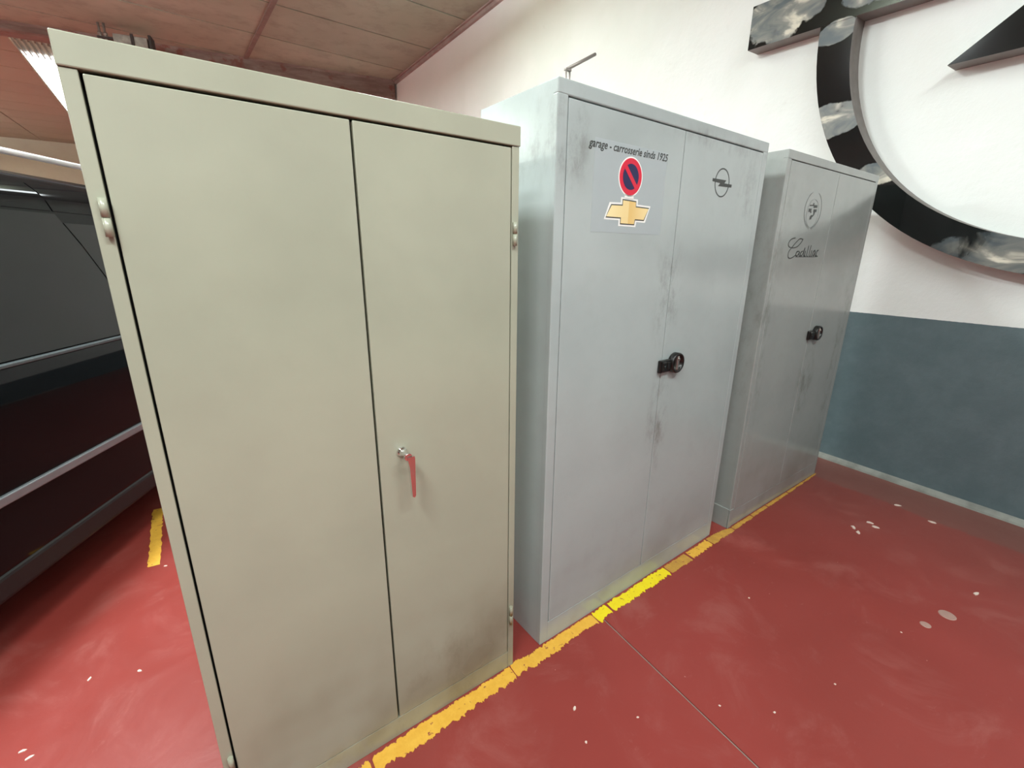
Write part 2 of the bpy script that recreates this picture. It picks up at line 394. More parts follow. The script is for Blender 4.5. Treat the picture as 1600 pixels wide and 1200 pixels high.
M_white = flat('white_vinyl', '#f2f1ec', .35, var=.01)
M_red = flat('red_vinyl', '#d81e3c', .35, var=.02)
M_blue = flat('navy_vinyl', '#20204f', .35, var=.02)
M_film = flat('grey_vinyl_film', '#aab3b4', .3, var=.01)

def cabinet(name, loc, rz, w_, h, d, mat, label, post, head, toe, split, gap, top_gap, sep=False, bev=.0035):
    root = empty(name, loc, rz, label=label, cat='cabinet')
    b = NB(); T = .012
    box(b, .0003, T, 0.018, d, 0, h-.001, .0015); box(b, w_-T, w_-.0003, 0.018, d, 0, h-.001, .0015); box(b, .002, w_-.002, d-T, d, .0, h-.002)
    box(b, .0008, w_-.0008, 0.018, d-.001, h-T, h-.0006, .0015); box(b, .002, w_-.002, .004, d-.002, .04, .052)
    obj('body', b, mat, root)
    m = NB(); dk = .024
    if sep:
        b = NB(); box(b, -.001, w_+.002, -.003, dk, h-head, h+.001, .0022); obj('header', b, mat, root)
        for a0, a1 in ((0, post), (w_-post, w_)):
            b = NB(); box(b, a0, a1, 0, dk, 0, h-head-.0008, .0018); obj('post', b, mat, root)
        b = NB(); box(b, post, w_-post, .001, dk, 0, toe, .0015); obj('toe_rail', b, mat, root)
        m.free()
    else:
        box(m, 0, w_, 0, dk, h-head, h, bev); box(m, 0, post, 0.0002, dk, 0, h-head+.002, bev); box(m, w_-post, w_, 0.0002, dk, 0, h-head+.002, bev)
        box(m, post-.002, w_-post+.002, .0005, dk, 0, toe, .0015)
        obj('front_frame', m, mat, root)
    # doors
    z0, z1 = toe+gap*.6, h-head-top_gap
    doors = []; sg2 = .0028 if sep else .0019
    for a0, a1, gl, gr in ((post+gap, split-sg2, 1, 0), (split+sg2, w_-post-gap*.7, 0, 1)):
        b = NB(); box(b, a0, a1, .0, .020, z0, z1, .0022); doors.append(obj('door', b, mat, root))
    b = NB(); box(b, post-.004, w_-post+.004, dk+.001, dk+.003, toe-.004, h-head+.004); obj('shadow_lining', b, M_void, root)
    return root, doors

R2, R3, R1 = R(4.81273), R(3.87324), R(3.83587)
# the beige one
c1, d1 = cabinet('metal_cabinet', (.2122, 0, 0), R1, .892, 1.8038, .40, M_beige,
    'beige two-door steel cabinet nearest the viewer with a chrome lever handle', .0235, .0475, .072, .4475, .0045, .0050, sep=True)
for s_, hz in ((.0175, 1.535), (.0175, .238), (.876, 1.535), (.876, .238)):
    b = NB(); L = .062 if hz > 1 else .075
    cyl(b, (s_, -.006, hz-L/2), (s_, -.006, hz-.001), .0062, n=16); cyl(b, (s_, -.006, hz+.001), (s_, -.006, hz+L/2), .0062, n=16); cyl(b, (s_, -.006, hz-L/2+.002), (s_, -.006, hz+L/2-.002), .0045, n=12)
    obj('hinge', b, M_beige, c1)
# lever handle
hd = NB(); lathe(hd, [(.014, 0), (.014, -.004), (.0115, -.007), (.009, -.010), (.0075, -.022), (.008, -.034), (.011, -.040), (.010, -.046)], (.512, 0, .972), (0, 1, 0), 28)
lev = [(-.010, .008), (.008, .008), (.0095, .002), (.0065, -.106), (.003, -.112), (-.003, -.108), (-.0065, -.02), (-.010, -.002)]
prism(hd, [(.519+x, .965+z) for x, z in lev], FR, -.037, -.049, .0015)
box(hd, .502, .512, -.045, -.036, .968, .984, .003)
o = obj('handle', hd, M_chrome, d1[1]); o['label'] = 'chrome lever handle'

# the middle grey one
c2, d2 = cabinet('metal_cabinet', (1.23614, .07396, 0), R2, 1.2264, 1.95, .39, M_gry2,
    'grey two-door steel cabinet in the middle carrying a round no-parking sticker', .040, .040, .092, .6125, .0020, .0045)
c3, d3 = cabinet('metal_cabinet', (2.60152, .16435, 0), R3, 1.1503, 1.9424, .40, M_gry3,
    'grey two-door steel cabinet farthest away by the right wall with faded crest print', .036, .038, .100, .585, .0016, .0035)

def lock_handle(door, sx, hz):
    b = NB(); lathe(b, [(.040, 0), (.0425, -.004), (.0425, -.022), (.040, -.027), (.034, -.027), (.031, -.022), (.029, -.010), (.010, -.008), (.001, -.008)], (sx+.078, 0, hz), (0, 1, 0), 40)
    h = obj('handle', b, M_black, door); h['label'] = 'round black recessed turn handle'
    b = NB()
    box(b, sx+.070, sx+.086, -.026, -.010, hz-.030, hz+.030, .004, 3)
    cyl(b, (sx+.078, -.029, hz+.018), (sx+.078, -.024, hz+.018), .006, n=16)
    obj('grip', b, M_steel, door)
    b = NB()
    box(b, sx-.028, sx+.040, -.016, -.0005, hz-.032, hz+.020, .004)
    box(b, sx-.022, sx+.004, -.024, -.014, hz-.026, hz+.014, .003); box(b, sx+.010, sx+.034, -.021, -.014, hz-.020, hz+.012, .003)
    cyl(b, (sx-.009, -.027, hz-.006), (sx-.009, -.022, hz-.006), .007, n=16)
    obj('lock_plate', b, M_black, door)
lock_handle(d2[1], .612, 1.055)
lock_handle(d3[1], .588, 1.055)

# loose skirting sheet on the far cabinet's left side
b = NB(); box(b, -.006, .001, .006, .392, .0, .118, .002); box(b, -.004, .030, -.003, .004, .0, .116, .002)
obj('skirt_panel', b, M_gry3, c3)

# --- lettering and stickers on the middle cabinet
dl, dr = d2
b = NB(); prism(b, [(.155, 1.552), (.517, 1.552), (.517, 1.822), (.155, 1.822)], FR, -.0004, .0005); obj('vinyl_film', b, M_film, dl)
def text(name, body, x0, x1, zb, mat, parent, shear=.25, y=-.0009, size=.033):
    cu = bpy.data.curves.new(name, 'FONT'); cu.body = body; cu.size = size; cu.shear = shear; cu.extrude = .0002; cu.offset = .0003; cu.resolution_u = 3
    o = bpy.data.objects.new(name, cu); C.objects.link(o); bpy.context.view_layer.update()
    me = bpy.data.meshes.new_from_object(o.evaluated_get(bpy.context.evaluated_depsgraph_get())); bpy.data.objects.remove(o)
    xs = [v.co.x for v in me.vertices]; k = (x1-x0)/(max(xs)-min(xs)); mn = min(xs)
    for v in me.vertices: v.co = (x0+(v.co.x-mn)*k, y-v.co.z, zb+v.co.y)
    me.materials.append(mat); r = bpy.data.objects.new(name, me); C.objects.link(r); r.parent = parent; return r
text('lettering', 'garage - carrosserie sinds 1925', .128, .520, 1.795, M_ink, dl)
# round no-parking sticker
CX, CZ = .330, 1.728
def disc(bm, cx, cz_, r, a, b_, n=48, mi=0):
    k = len(bm.faces); bm.faces.ensure_lookup_table(); prism(bm, circ(cx, cz_, r, n), FR, a, b_)
    bm.faces.ensure_lookup_table()
    for f in bm.faces[k:]: f.material_index = mi
b = NB()
disc(b, CX, CZ, .0605, -.0008, 0, mi=0)
k = len(b.faces); prism(b, [(CX-.022, CZ-.052), (CX-.024, CZ-.07), (CX+.024, CZ-.07), (CX+.022, CZ-.052)], FR, -.0008, 0)
disc(b, CX, CZ, .0560, -.0012, -.0008, mi=1)
disc(b, CX, CZ, .0395, -.0016, -.0012, mi=2)
k = len(b.faces)
q = Vector((1, -1)).normalized(); pq = Vector((1, 1)).normalized()*.0075
P0, P1 = Vector((CX, CZ))-q*.043, Vector((CX, CZ))+q*.043
prism(b, [tuple(P0+pq), tuple(P0-pq), tuple(P1-pq), tuple(P1+pq)], FR, -.0020, -.0016)
b.faces.ensure_lookup_table()
for f in b.faces[k:]: f.material_index = 1
o = obj('round_sticker', b, [M_white, M_red, M_blue], dl); o['label'] = 'round red and blue no-parking sticker'
# gold cross-shaped sticker
def gold_mat():
    t = NT('gold_vinyl'); x = t.xyz(t.obj())
    a = t.ramp(x[0], .215, .320, .0, .35)
    a2 = t.ramp(x[0], .3305, .3325); right = t.ramp(x[0], .333, .43, .75, .25)
    c = t.mix(t.math('ADD', t.math('MULTIPLY', a, t.math('SUBTRACT', 1.0, a2)), t.math('MULTIPLY', right, a2)), srgb('#f8e6ae'), srgb('#e0b45e'))
    t.set(Base_Color=c, Roughness=.35); return t.m
bow = [(.213, 1.592), (.236, 1.645), (.290, 1.647), (.290, 1.664), (.376, 1.662), (.377, 1.646), (.447, 1.645), (.424, 1.590), (.377, 1.590), (.374, 1.574), (.285, 1.574), (.285, 1.592)]
bc = (.331, 1.619)
def shrink(pts, dx, dz): return [(x + (dx if x < bc[0] else -dx), z + (dz if z < bc[1] else -dz)) for x, z in pts]
b = NB()
prism(b, bow, FR, -.0008, 0)
k = len(b.faces); prism(b, shrink(bow, .0075, .0055), FR, -.0012, -.0008)
b.faces.ensure_lookup_table()
for f in b.faces[k:]: f.material_index = 1
k = len(b.faces); prism(b, shrink(bow, .0100, .0090), FR, -.0016, -.0012)
b.faces.ensure_lookup_table()
for f in b.faces[k:]: f.material_index = 2
o = obj('gold_sticker', b, [M_white, M_ink, gold_mat()], dl); o['label'] = 'gold cross-shaped sticker with white border'
# thin ring with a lightning stroke on the right door
b = NB(); ring_o, ring_i = circ(.889, 1.761, .0535, 56), circ(.889, 1.761, .0490, 56)
for i in range(56):
    j = (i+1) % 56; prism(b, [ring_o[i], ring_o[j], ring_i[j], ring_i[i]], FR, -.0006, 0)
prism(b, [(.818, 1.7715), (.917, 1.7725), (.905, 1.7605), (.963, 1.7605), (.961, 1.7495), (.862, 1.7470), (.876, 1.7590), (.818, 1.7605)], FR, -.0009, 0)
o = obj('ring_print', b, M_ink, dr); o['label'] = 'dark ring emblem crossed by a lightning bolt'

# --- crest and script on the far cabinet
dl3 = d3[0]
b = NB()
for sgn in (-1, 1):
    arc = []
    for i in range(22):
        a = R(-90 + sgn*(6+i*7.3)); arc.append((.345+.096*math.cos(a)*.98, 1.706+.086*math.sin(a)))
    ribbon(b, arc, .0028, FR, -.0006, 0)
    for i in range(0, 20, 1):
        a = R(-90 + sgn*(6+i*7.3)); px, pz = .345+.096*math.cos(a)*.98, 1.706+.086*math.sin(a)
        L = .012 - .0004*i
        for s2 in (-1, 1):
            d_ = a + sgn*R(90) + s2*R(38)
            e = (px+L*math.cos(d_), pz+L*math.sin(d_)); mx, mz = (px+e[0])/2, (pz+e[1])/2
            nx, nz = -math.sin(d_)*.0026, math.cos(d_)*.0026
            prism(b, [(px, pz), (mx+nx, mz+nz), e, (mx-nx, mz-nz)], FR, -.0006, 0)
cr = circ(.345, 1.690, .066, 40); ribbon(b, cr+[cr[0]], .0022, FR, -.0006, 0)
obj('wreath_print', b, M_ink2, dl3)
b = NB()
for x0, z0, x1, z1 in ((.300, 1.722, .335, 1.730), (.335, 1.724, .345, 1.740), (.345, 1.716, .385, 1.732), (.295, 1.694, .325, 1.712), (.318, 1.690, .330, 1.698), (.350, 1.696, .385, 1.712), (.355, 1.682, .368, 1.698), (.322, 1.660, .342, 1.678), (.330, 1.676, .362, 1.684), (.345, 1.672, .352, 1.680)):
    prism(b, [(x0, z0), (x1, z0+.003), (x1, z1), (x0, z1-.002)], FR, -.0008, 0)
obj('shield_print', b, M_ink, dl3)
strokes = [[(0.289, 1.565), (0.256, 1.569), (0.22, 1.549), (0.186, 1.525), (0.158, 1.506), (0.156, 1.483), (0.175, 1.471), (0.207, 1.474), (0.24, 1.489)], [(0.203, 1.569), (0.162, 1.564), (0.138, 1.543), (0.15, 1.526), (0.188, 1.521), (0.238, 1.526), (0.275, 1.546), (0.291, 1.564)], [(0.269, 1.507), (0.247, 1.505), (0.239, 1.491), (0.252, 1.482), (0.271, 1.492), (0.278, 1.507), (0.277, 1.488), (0.288, 1.482)], [(0.314, 1.508), (0.297, 1.505), (0.289, 1.492), (0.302, 1.482), (0.318, 1.492), (0.335, 1.533), (0.326, 1.49), (0.339, 1.482)], [(0.346, 1.508), (0.341, 1.488), (0.353, 1.482)], [(0.373, 1.534), (0.364, 1.49), (0.377, 1.482)], [(0.4, 1.536), (0.39, 1.49), (0.403, 1.482)], [(0.417, 1.511), (0.414, 1.488), (0.425, 1.482)], [(0.455, 1.513), (0.438, 1.507), (0.435, 1.493), (0.447, 1.483), (0.457, 1.493), (0.462, 1.513), (0.463, 1.489), (0.476, 1.483)], [(0.499, 1.514), (0.482, 1.511), (0.477, 1.497), (0.483, 1.485), (0.502, 1.483)]]
def smooth(pts, it=2):
    for _ in range(it):
        q = [pts[0]]
        for a, c in zip(pts, pts[1:]):
            q += [(a[0]*.75+c[0]*.25, a[1]*.75+c[1]*.25), (a[0]*.25+c[0]*.75, a[1]*.25+c[1]*.75)]
        pts = q+[pts[-1]]
    return pts
b = NB()
for i, s_ in enumerate(strokes): ribbon(b, smooth(s_), .0045 if i < 2 else .0055, FR, -.0008-.00001*i, 0)
ribbon(b, [(.24, 1.480), (.49, 1.4805)], .0028, FR, -.0008, 0)
obj('script_lettering', b, M_ink, dl3)

# ------------------------------------------------------------------ small things on top of the middle cabinet
def c2w(x, y, z):
    return Vector((1.23614 + x*math.cos(R2) - y*math.sin(R2), .07396 + x*math.sin(R2) + y*math.cos(R2), z))
M_brk = flat('grey_bracket', '#8f8780', .45, metal=.4)
q = c2w(.128, .105, 1.9495)
br = empty('bent_bracket', q, R2, label='thin bent metal rod bracket standing up from the middle cabinet top', cat='bracket')
b = NB(); box(b, -.03, .03, -.015, .02, 0, .003, .001); obj('foot', b, M_brk, br)
b = NB(); cyl(b, (-.006, 0, .002), (-.006, 0, .068), .0032, n=10); cyl(b, (.009, 0, .002), (.009, 0, .068), .0032, n=10); obj('upright', b, M_brk, br)
b = NB(); box(b, -.010, .013, -.005, .006, .065, .073, .002); cyl(b, (-.002, 0, .070), (.135, .02, .145), .005, n=12); obj('arm', b, M_brk, br)
q = c2w(.20, .06, 1.9495)
b = NB(); box(b, -.03, .012, -.006, .006, 0, .003, .001); box(b, .008, .013, -.006, .006, .001, .016, .001)
o = obj('metal_clip', b, M_steel); o.location = q; o.rotation_euler = (0, 0, R2)
tag(o, 'tiny upturned metal clip on the middle cabinet top edge', 'clip')
q = c2w(.98, .05, 1.9495)
b = NB()
for i in range(5): bmesh.ops.create_icosphere(b, subdivisions=1, radius=.004+.002*(i % 3), matrix=Matrix.Translation((i*.009-.018, .004*(i % 2), .004)) @ Matrix.Diagonal((1.3, 1, .8, 1)))
o = obj('dust_clump', b, M_brk); o.location = q
tag(o, 'small clump of grey dust on the middle cabinet top near its right end', 'dust')

# ------------------------------------------------------------------ floor markings
def yellow(name, a, c_):
    t = NT(name); P = t.pos(); n = t.noise(P, 30, 6, .7); n2 = t.noise(P, 110, 4, .6); n3 = t.noise(P, 42, 5, .6, .4)
    c = t.mix(t.ramp(n, .35, .7), srgb(a), srgb(c_)); c = t.mix(t.ramp(n3, .64, .67), c, srgb('#93453a'))
    t.set(Base_Color=c, Roughness=.5); t.bump(n2, .3, .003); return t.m
Y_or = yellow('old_orange_yellow', '#e0a83a', '#e9b545'); Y_br = yellow('fresh_yellow', '#f2dc1e', '#ecd21c'); Y_du = yellow('dusty_yellow', '#b98a3c', '#cc9c42')
outer = [(0.40, -0.042), (0.506, -0.039), (0.595, -0.036), (0.709, -0.035), (0.825, -0.022), (0.916, -0.014), (1.043, -0.003), (1.125, 0.009), (1.226, 0.011), (1.369, 0.032), (1.438, 0.038), (1.517, 0.032), (1.615, 0.046), (1.796, 0.06), (1.944, 0.072), (2.156, 0.087), (2.335, 0.109), (2.577, 0.126), (2.949, 0.162), (3.119, 0.173), (3.76, 0.232)]
inner = [(0.40, -.020), (0.509, -0.006), (0.55, 0.010), (0.643, 0.022), (0.772, 0.032), (0.879, 0.040), (0.999, 0.048), (1.054, 0.052), (1.12, 0.072), (1.143, 0.062), (1.218, 0.067), (1.279, 0.071), (1.417, 0.084), (1.494, 0.090), (1.618, 0.100), (1.794, 0.115), (1.952, 0.128), (2.254, 0.150), (2.5, 0.172), (2.62, .160), (3.002, 0.186), (3.744, 0.240)]
def interp(tab, x):
    if x <= tab[0][0]: return tab[0][1]
    for (a, b_), (c, d_) in zip(tab, tab[1:]):
        if x <= c: return b_+(d_-b_)*(x-a)/(c-a)
    return tab[-1][1]
def cyy(x):    # front line of the cabinets, so that the paint stops under them
    return 0
root = empty('floor_marking', (1.0, .03, 0), label='chipped yellow painted line along the foot of the three cabinets', cat='floor line')
rnd = random.Random(7)
def strip(x0, x1, mat, step=.0035, jag=.007, wmax=9):
    n = max(4, int((x1-x0)/step)); lo, hi = [], []; e0 = e1 = 0
    for i in range(n+1):
        x = x0+(x1-x0)*i/n; e0 = e0*.6+rnd.uniform(-1, 1)*jag*.75; e1 = e1*.6+rnd.uniform(-1, 1)*jag*.45
        a, c = interp(outer, x)+e0, interp(inner, x)+e1
        f = min(1, (i+1.4)/2.4, (n-i+1.4)/2.4)*rnd.uniform(.9, 1)
        mid = (a+c)/2; lo.append((x+rnd.uniform(-.002, .002), mid+(a-mid)*f)); hi.append((x+rnd.uniform(-.002, .002), mid+(c-mid)*f))
    b = NB(); f3 = lambda p, z: b.verts.new((p[0]-1.0, p[1]-.03, z))
    L0 = [f3(p, .0012) for p in lo]; H0 = [f3(p, .0012) for p in hi]; L1 = [f3(p, -.0003) for p in lo]; H1 = [f3(p, -.0003) for p in hi]
    for i in range(n):
        b.faces.new((L0[i], L0[i+1], H0[i+1], H0[i])); b.faces.new((L1[i], L1[i+1], L0[i+1], L0[i])); b.faces.new((H0[i], H0[i+1], H1[i+1], H1[i]))
    b.faces.new((L1[0], L0[0], H0[0], H1[0])); b.faces.new((L1[-1], H1[-1], H0[-1], L0[-1]))
    return obj('paint_strip', b, mat, root)
strip(.40, .552, Y_or, jag=.012); strip(.562, 1.085, Y_or); strip(1.088, 1.515, Y_or)
o = strip(1.520, 1.606, Y_br); o['label'] = 'brighter fresh yellow patch'
o = strip(1.616, 2.02, Y_br); o['label'] = 'brighter fresh yellow stretch'
strip(2.028, 2.20, Y_du, jag=.004); strip(2.212, 2.40, Y_or, jag=.006); strip(2.405, 2.62, Y_du, jag=.006)
strip(2.63, 2.835, Y_du, jag=.004); strip(2.845, 3.02, Y_du, jag=.003); strip(3.03, 3.30, Y_du, jag=.004); strip(3.31, 3.56, Y_du, jag=.004); strip(3.565, 3.76, Y_du, jag=.004)
b = NB(); pts = [(-.152, 2.1)]
L_, H_ = [], []
for i in range(40):
    t_ = i/39; y = 1.435+t_*.62; x = -.105-.04*t_
    L_.append((x-.022+rnd.uniform(-.004, .004), y+rnd.uniform(-.004, .004))); H_.append((x+.028+rnd.uniform(-.004, .004), y+rnd.uniform(-.004, .004)))
vl = [[b.verts.new((p[0]+.12, p[1]-1.7, z)) for p in S_] for S_, z in ((L_, .0012), (H_, .0012), (L_, -.0003), (H_, -.0003))]
for i in range(39):
    b.faces.new((vl[0][i], vl[0][i+1], vl[1][i+1], vl[1][i])); b.faces.new((vl[2][i], vl[2][i+1], vl[0][i+1], vl[0][i])); b.faces.new((vl[1][i], vl[1][i+1], vl[3][i+1], vl[3][i]))
o = obj('floor_marking', b, Y_or); o.location = (-.12, 1.7, 0)
tag(o, 'short yellow painted stripe on the floor between the van and the beige cabinet', 'floor line')

# flakes and stains lying on the red floor
M_flake = flat('pale_flake', '#e2cdbf', .6); M_gum = flat('pale_stain', '#a9877c', .5)
def flake(x, y, r, name, mat, label, cat, group=None, round_=False, rz=0, ar=1.0):
    b = NB(); n = 22 if round_ else 8; rn = random.Random(int(abs(x*977+y*331)))
    ring = [((r*ar*math.cos(2*math.pi*i/n))*(1 if round_ else rn.uniform(.6, 1.2)), r*math.sin(2*math.pi*i/n)*(1 if round_ else rn.uniform(.5, 1.1))) for i in range(n)]
    h = .0015 if round_ else r*.35
    prism(b, ring, lambda p, z: (p[0]*(1 if z < h*.5 else .9), p[1]*(1 if z < h*.5 else .9), z), 0, h)
    o = obj(name, b, mat); o.location = (x, y, 0); o.rotation_euler = (0, 0, rz); tag(o, label, cat, group)
flake(2.831, -.719, .030, 'pale_stain', M_gum, 'larger round pale spot on the red floor at right', 'stain', round_=True)
flake(2.682, -.689, .019, 'pale_stain', M_gum, 'smaller round pale spot beside the larger one on the red floor', 'stain', round_=True)
flake(1.19, -.196, .007, 'white_crumb', M_flake, 'white crumb on the red floor in front of the beige cabinet and its yellow line', 'debris', ar=1.3, rz=.5)
G = 'pale flakes on the red floor by the right wall'; LB = 'pale flake on the red floor near the foot of the right wall'
for x, y in ((3.229, -.205), (3.197, -.243), (3.364, -.235), (3.34, -.272), (3.686, -.423), (3.738, -.244), (3.112, -.744)):
    flake(x, y, .011, 'paint_flake', M_flake, LB, 'debris', G, rz=x*9, ar=1.7)
G = 'tiny pale specks on the open red floor'; LB = 'tiny pale speck on the open red floor before the grey cabinets'
for x, y in ((1.758, -.561), (2.191, -.21), (2.544, -.651), (1.62, -.45), (2.05, -.62), (1.35, -.33), (1.15, -.30)):
    flake(x, y, .0045, 'floor_speck', M_flake, LB, 'debris', G, rz=x*9)
G = 'tiny flakes on the floor beside the van'; LB = 'tiny pale flake on the bright red floor between van and beige cabinet'
for x, y in ((-.345, .59), (-.081, .753), (-.227, .804), (-.321, .553), (-.055, 1.41)):
    flake(x, y, .006, 'floor_flake', M_flake, LB, 'debris', G, rz=x*9, ar=1.8)

# ------------------------------------------------------------------ black van behind the beige cabinet
t = NT('black_car_paint'); n = t.noise(t.obj(), 2, 2)
t.set(Base_Color=t.mix(n, (.0035, .004, .005), (.005, .0055, .006)), Roughness=.07); t.b.inputs['Specular IOR Level'].default_value = .15; M_car = t.m
t = NT('tinted_glass'); n = t.noise(t.obj(), 3, 2)
t.set(Base_Color=t.mix(n, (.003, .004, .004), (.004, .005, .005)), Roughness=.02); t.b.inputs['Specular IOR Level'].default_value = .3; M_glass = t.m
M_sill = flat('black_sill_plastic', '#141516', .55); M_tyre = flat('tyre_rubber', '#131313', .8); M_rim = flat('alloy_rim', '#a8aaab', .3, metal=.9)
M_strip = flat('satin_grey_moulding', '#84898e', .38, metal=.3); M_strip2 = flat('belt_reflection_grey', '#4d5456', .35); M_lamp = flat('lamp_lens', '#b8bec2', .1); M_tail = flat('tail_lens', '#7d1414', .12)
VA = R(90-25.76)
van = empty('van', (-.492, 1.118, 0), VA, label='glossy black van parked behind the beige cabinet at left, with grey side moulding', cat='van')
# local frame: x forward along the van, y to its left (away from the cabinets), z up; the near side is y = 0
WID = 1.86; HW = WID/2
ST = [-1.78, -1.74, -1.62, -1.35, -.9, -.4, .1, .6, 1.1, 1.6, 1.85, 2.2, 2.5, 2.75, 3.0, 3.2, 3.3, 3.34]
def belt(t_): return 1.045 if t_ < 2.4 else 1.045-.17*min(1, (t_-2.4)/.95)
def roof(t_):
    if t_ < -1.62: return 1.78 - .55*max(0, (-1.62-t_)/.16)
    if t_ <= 1.75: return 1.862 + .012*math.sin((t_+1.6)/3.35*math.pi)
    if t_ <= 2.6: return 1.862-(t_-1.75)/.85*.75
    return max(.82, 1.112-(t_-2.6)*.28) if t_ < 3.25 else .80
def inset(t_): # plan taper at both ends
    e = 0
    if t_ > 2.4: e += .22*((t_-2.4)/.94)**2
    if t_ < -1.2: e += .07*((-1.2-t_)/.58)**2
    return e
def side(t_, z):
    """inward offset of the side surface at height z"""
    b_ = belt(t_)
    if z < .30: o_ = .035*(.30-z)/.08
    elif z < .60: o_ = -.004
    elif z < b_: o_ = -.004-.006*(z-.60)/(b_-.60)+.02*max(0,(z-b_+.1)/.1)**2
    elif z < 1.70: o_ = .030+.115*(z-b_)/(1.70-b_)
    else: o_ = .145+.11*((z-1.70)/.12)**1.3
    return o_ + inset(t_)
def prof(t_):
    r, b_ = roof(t_), belt(t_)
    zs = [.22, .27, .31, .45, .555, .60, .75, .92]
    pts = [(side(t_, z), z) for z in zs] + [(side(t_, b_-.012), b_-.012), (side(t_, b_), b_)]
    up_ = [(1.10), (1.30), (1.50), (1.64), (1.70), (1.74), (1.78), (1.81)]
    top = r
    for z in up_:
        zz = min(z, b_ + (z-b_)*max(0.0, (top-.05-b_))/(1.81-b_)) if top > b_+.06 else b_+.002*(z-b_)
        k_ = min(1.0, max(0, (top-b_)/.78))
        pts.append((side(t_, b_) + (side(t_, z)-side(t_, b_))*(.35+.65*k_) if z > b_ else side(t_, b_), zz))
    last = pts[-1]
    for f in (.25, .5, .75, 1.0):
        y_ = last[0]+(HW-last[0])*f
        pts.append((y_, last[1]+(top-last[1])*math.sin(f*math.pi/2)))
    return pts
b = NB(); rings = []
for t_ in ST:
    p = prof(t_)
    ring = [b.verts.new((t_, y, z)) for y, z in p] + [b.verts.new((t_, WID-y, z)) for y, z in p[-2::-1]]
    rings.append(ring)
for r0, r1 in zip(rings, rings[1:]):
    n = len(r0)
    for i in range(n): b.faces.new((r0[i], r1[i], r1[(i+1) % n], r0[(i+1) % n])).smooth = True
b.faces.new(rings[0]); b.faces.new(rings[-1][::-1])
body = obj('body', b, M_car, van)
# wheel arches are cut out of the body
WH = (-.98, 2.42)
b = NB()
for wx in WH:
    cyl(b, (wx, -.3, .33), (wx, .27, .33), .385, n=40); cyl(b, (wx, WID-.27, .33), (wx, WID+.3, .33), .385, n=40)
cut = obj('cutter', b, M_sill); cut.parent = van
md = body.modifiers.new('arch', 'BOOLEAN'); md.operation = 'DIFFERENCE'; md.solver = 'EXACT'; md.object = cut
bpy.context.view_layer.update()
me = bpy.data.meshes.new_from_object(body.evaluated_get(bpy.context.evaluated_depsgraph_get()))
body.modifiers.clear(); body.data = me; bpy.data.objects.remove(cut)
# side patches: doors and windows, on both sides
def patch(name, ts, zs, mat, off, t_of=None, near=True, thick=.006):
    b = NB(); G_ = []
    for z in zs:
        row = []
        for t_ in ts:
            tt = t_of(t_, z) if t_of else t_
            y = side(tt, z)-off; y2 = y+thick
            row.append((tt, y if near else WID-y, z, y2 if near else WID-y2))
        G_.append(row)
    O = [[b.verts.new((q[0], q[1], q[2])) for q in r] for r in G_]; I = [[b.verts.new((q[0], q[3], q[2])) for q in r] for r in G_]
    for i in range(len(zs)-1):
        for j in range(len(ts)-1):
            b.faces.new((O[i][j], O[i][j+1], O[i+1][j+1], O[i+1][j])).smooth = True
    O = [[b.verts.new(v.co) for v in row] for row in O]
    for i in range(len(zs)-1):
        for j in (0, len(ts)-1): b.faces.new((O[i][j], O[i+1][j], I[i+1][j], I[i][j]))
    for j in range(len(ts)-1):
        for i in (0, len(zs)-1): b.faces.new((O[i][j], O[i][j+1], I[i][j+1], I[i][j]))
    return obj(name, b, mat, van, recalc=not near)
SE = [(.31, 1.12), (.9, 1.105), (1.1, 1.072), (1.30, 1.02), (1.50, .935), (1.65, .851), (1.72, .83), (1.81, .80)]
def seam(z): return interp(SE, z)
ln = lambda a, c, n: [a+(c-a)*i/n for i in range(n+1)]
low = [.325, .45, .555]; midz = [.605, .75, .9, .98, 1.02, 1.04]; topz = [1.650, 1.69, 1.73, 1.765]
gz = ln(1.062, 1.638, 8)
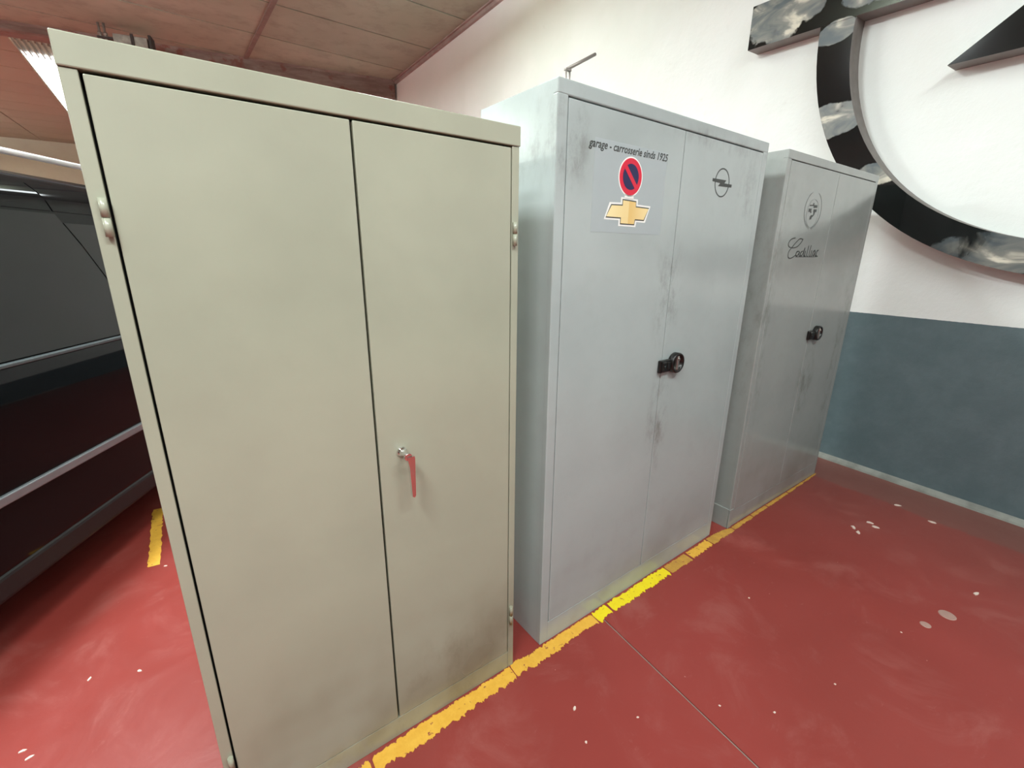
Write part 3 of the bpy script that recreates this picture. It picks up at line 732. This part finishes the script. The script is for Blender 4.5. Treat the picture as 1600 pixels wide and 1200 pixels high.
for near in (True, False):
    # rear door: fractions run from its rear edge to the seam
    fr_ = lambda a: (lambda f, z: a+(seam(z)-.004-a)*f)
    ff_ = lambda c: (lambda f, z: seam(z)+.004+(c-(seam(z)+.004))*f)
    patch('rear_door', ln(0, 1, 10), low+midz, M_car, .003, fr_(-.02), near)
    patch('rear_window', ln(0, 1, 10), gz, M_glass, .005, fr_(.0), near)
    patch('roof_frame', ln(0, 1, 10), topz, M_car, .003, fr_(-1.3), near)
    patch('front_door', ln(0, 1, 6), low+midz, M_car, .003, ff_(1.98), near)
    patch('roof_frame', ln(0, 1, 6), topz, M_car, .003, ff_(1.62), near)
    patch('front_window', ln(0, 1, 5), ln(1.062, 1.60, 6), M_glass, .005, lambda f, z: seam(z)+.004+(2.10-.75*(z-1.062)-(seam(z)+.004))*f, near)
    patch('quarter_window', ln(-1.5, -.06, 8), gz, M_glass, .005, None, near)
    # rubbing strip, sill
    s0 = 0 if near else WID; sg_ = 1 if near else -1
    b = NB(); box(b, -.55, 1.97, min(s0-sg_*.022, s0+sg_*.01), max(s0-sg_*.022, s0+sg_*.01), .556, .594, .006, 3); o = obj('side_moulding', b, M_strip, van); o['label'] = 'satin grey rubbing strip'
    b = NB(); box(b, -.56, 2.0, min(s0-sg_*.012, s0+sg_*.08), max(s0-sg_*.012, s0+sg_*.08), .205, .312, .02, 3); obj('sill', b, M_sill, van)
    b = NB(); box(b, -.55, 2.0, min(s0+sg_*.004, s0+sg_*.04), max(s0+sg_*.004, s0+sg_*.04), 1.042, 1.056, .003); obj('belt_reflection_strip', b, M_strip2, van)  # grey strip stands in for the reflection along the belt ridge
    # roof rail on two feet
    b = NB(); ry = .285 if near else WID-.285
    pts = [(-1.35, ry, 1.845), (-1.28, ry, 1.885), (-.4, ry, 1.897), (.3, ry, 1.897), (1.3, ry, 1.905), (1.45, ry, 1.86)]
    tube(b, [Vector(p) for p in pts], .014, 12)
    for fx in (-.4, .35): box(b, fx-.03, fx+.03, ry-.012, ry+.012, 1.84, 1.89, .004)
    o = obj('roof_rail', b, flat('satin_rail', '#f4f6f6', .35, metal=.25), van); o['label'] = 'bright satin metal roof rail'
    b = NB(); my = -.12 if near else WID+.12
    bmesh.ops.create_uvsphere(b, u_segments=20, v_segments=12, radius=1, matrix=Matrix.Translation((2.02, my, 1.12)) @ Matrix.Diagonal((.07, .11, .085, 1)))
    cyl(b, (2.0, my*.5 if near else WID+.06, 1.08), (1.98, .05 if near else WID-.05, 1.06), .025)
    for f in b.faces: f.smooth = True
    obj('wing_mirror', b, M_car, van)
for wx in WH:
    for wy, sg_ in ((.03, -1), (WID-.03, 1)):
        b = NB(); lathe(b, [(.20, .0), (.30, .0), (.325, .02), (.33, .05), (.33, .17), (.325, .20), (.30, .22), (.20, .22)], (wx, wy-(.22 if sg_ > 0 else 0), .33), (0, 1, 0), 48)
        tr = obj('tyre', b, M_tyre, van)
        b = NB(); yo = wy if sg_ < 0 else wy
        lathe(b, [(.205, 0), (.205, .012), (.19, .03), (.19, .05)], (wx, yo+(.001 if sg_ < 0 else -.001), .33), (0, -sg_, 0), 40)
        for k in range(7):
            a = 2*math.pi*k/7; cyl(b, (wx, yo-sg_*.012, .33), (wx+.195*math.cos(a), yo-sg_*.008, .33+.195*math.sin(a)), .022, .016, n=8)
        obj('rim', b, M_rim, tr)
def endpatch(name, pts3, mat):
    b = NB(); vs_ = [b.verts.new(p) for p in pts3]; f = b.faces.new(vs_)
    g = bmesh.ops.extrude_face_region(b, geom=[f]); bmesh.ops.translate(b, vec=(.0, 0, -.012), verts=[v for v in g['geom'] if isinstance(v, bmesh.types.BMVert)])
    return obj(name, b, mat, van)
endpatch('windscreen', [(1.80, .27, roof(1.80)+.012), (1.80, WID-.27, roof(1.80)+.012), (2.52, WID-.16, roof(2.52)+.022), (2.52, .16, roof(2.52)+.022)], M_glass)
for yy in (.16, WID-.46):
    b = NB(); box(b, 3.22, 3.34, yy, yy+.30, .66, .78, .03, 3); obj('headlamp', b, M_lamp, van)
for yy in (.13, WID-.25):
    b = NB(); box(b, -1.797, -1.72, yy, yy+.12, .80, 1.16, .015, 2); obj('tail_lamp', b, M_tail, van)
b = NB(); box(b, -1.790, -1.76, .38, WID-.38, .62, 1.12, .015, 2); obj('tailgate_panel', b, M_car, van)
b = NB(); box(b, 3.2, 3.42, .12, WID-.12, .24, .50, .06, 3); obj('front_bumper', b, M_sill, van)
b = NB(); box(b, -1.86, -1.70, .03, WID-.03, .26, .50, .05, 3); obj('rear_bumper', b, M_sill, van)
b = NB(); box(b, -1.2, 2.8, .25, WID-.25, .16, .24, .02); obj('underbody', b, M_sill, van)
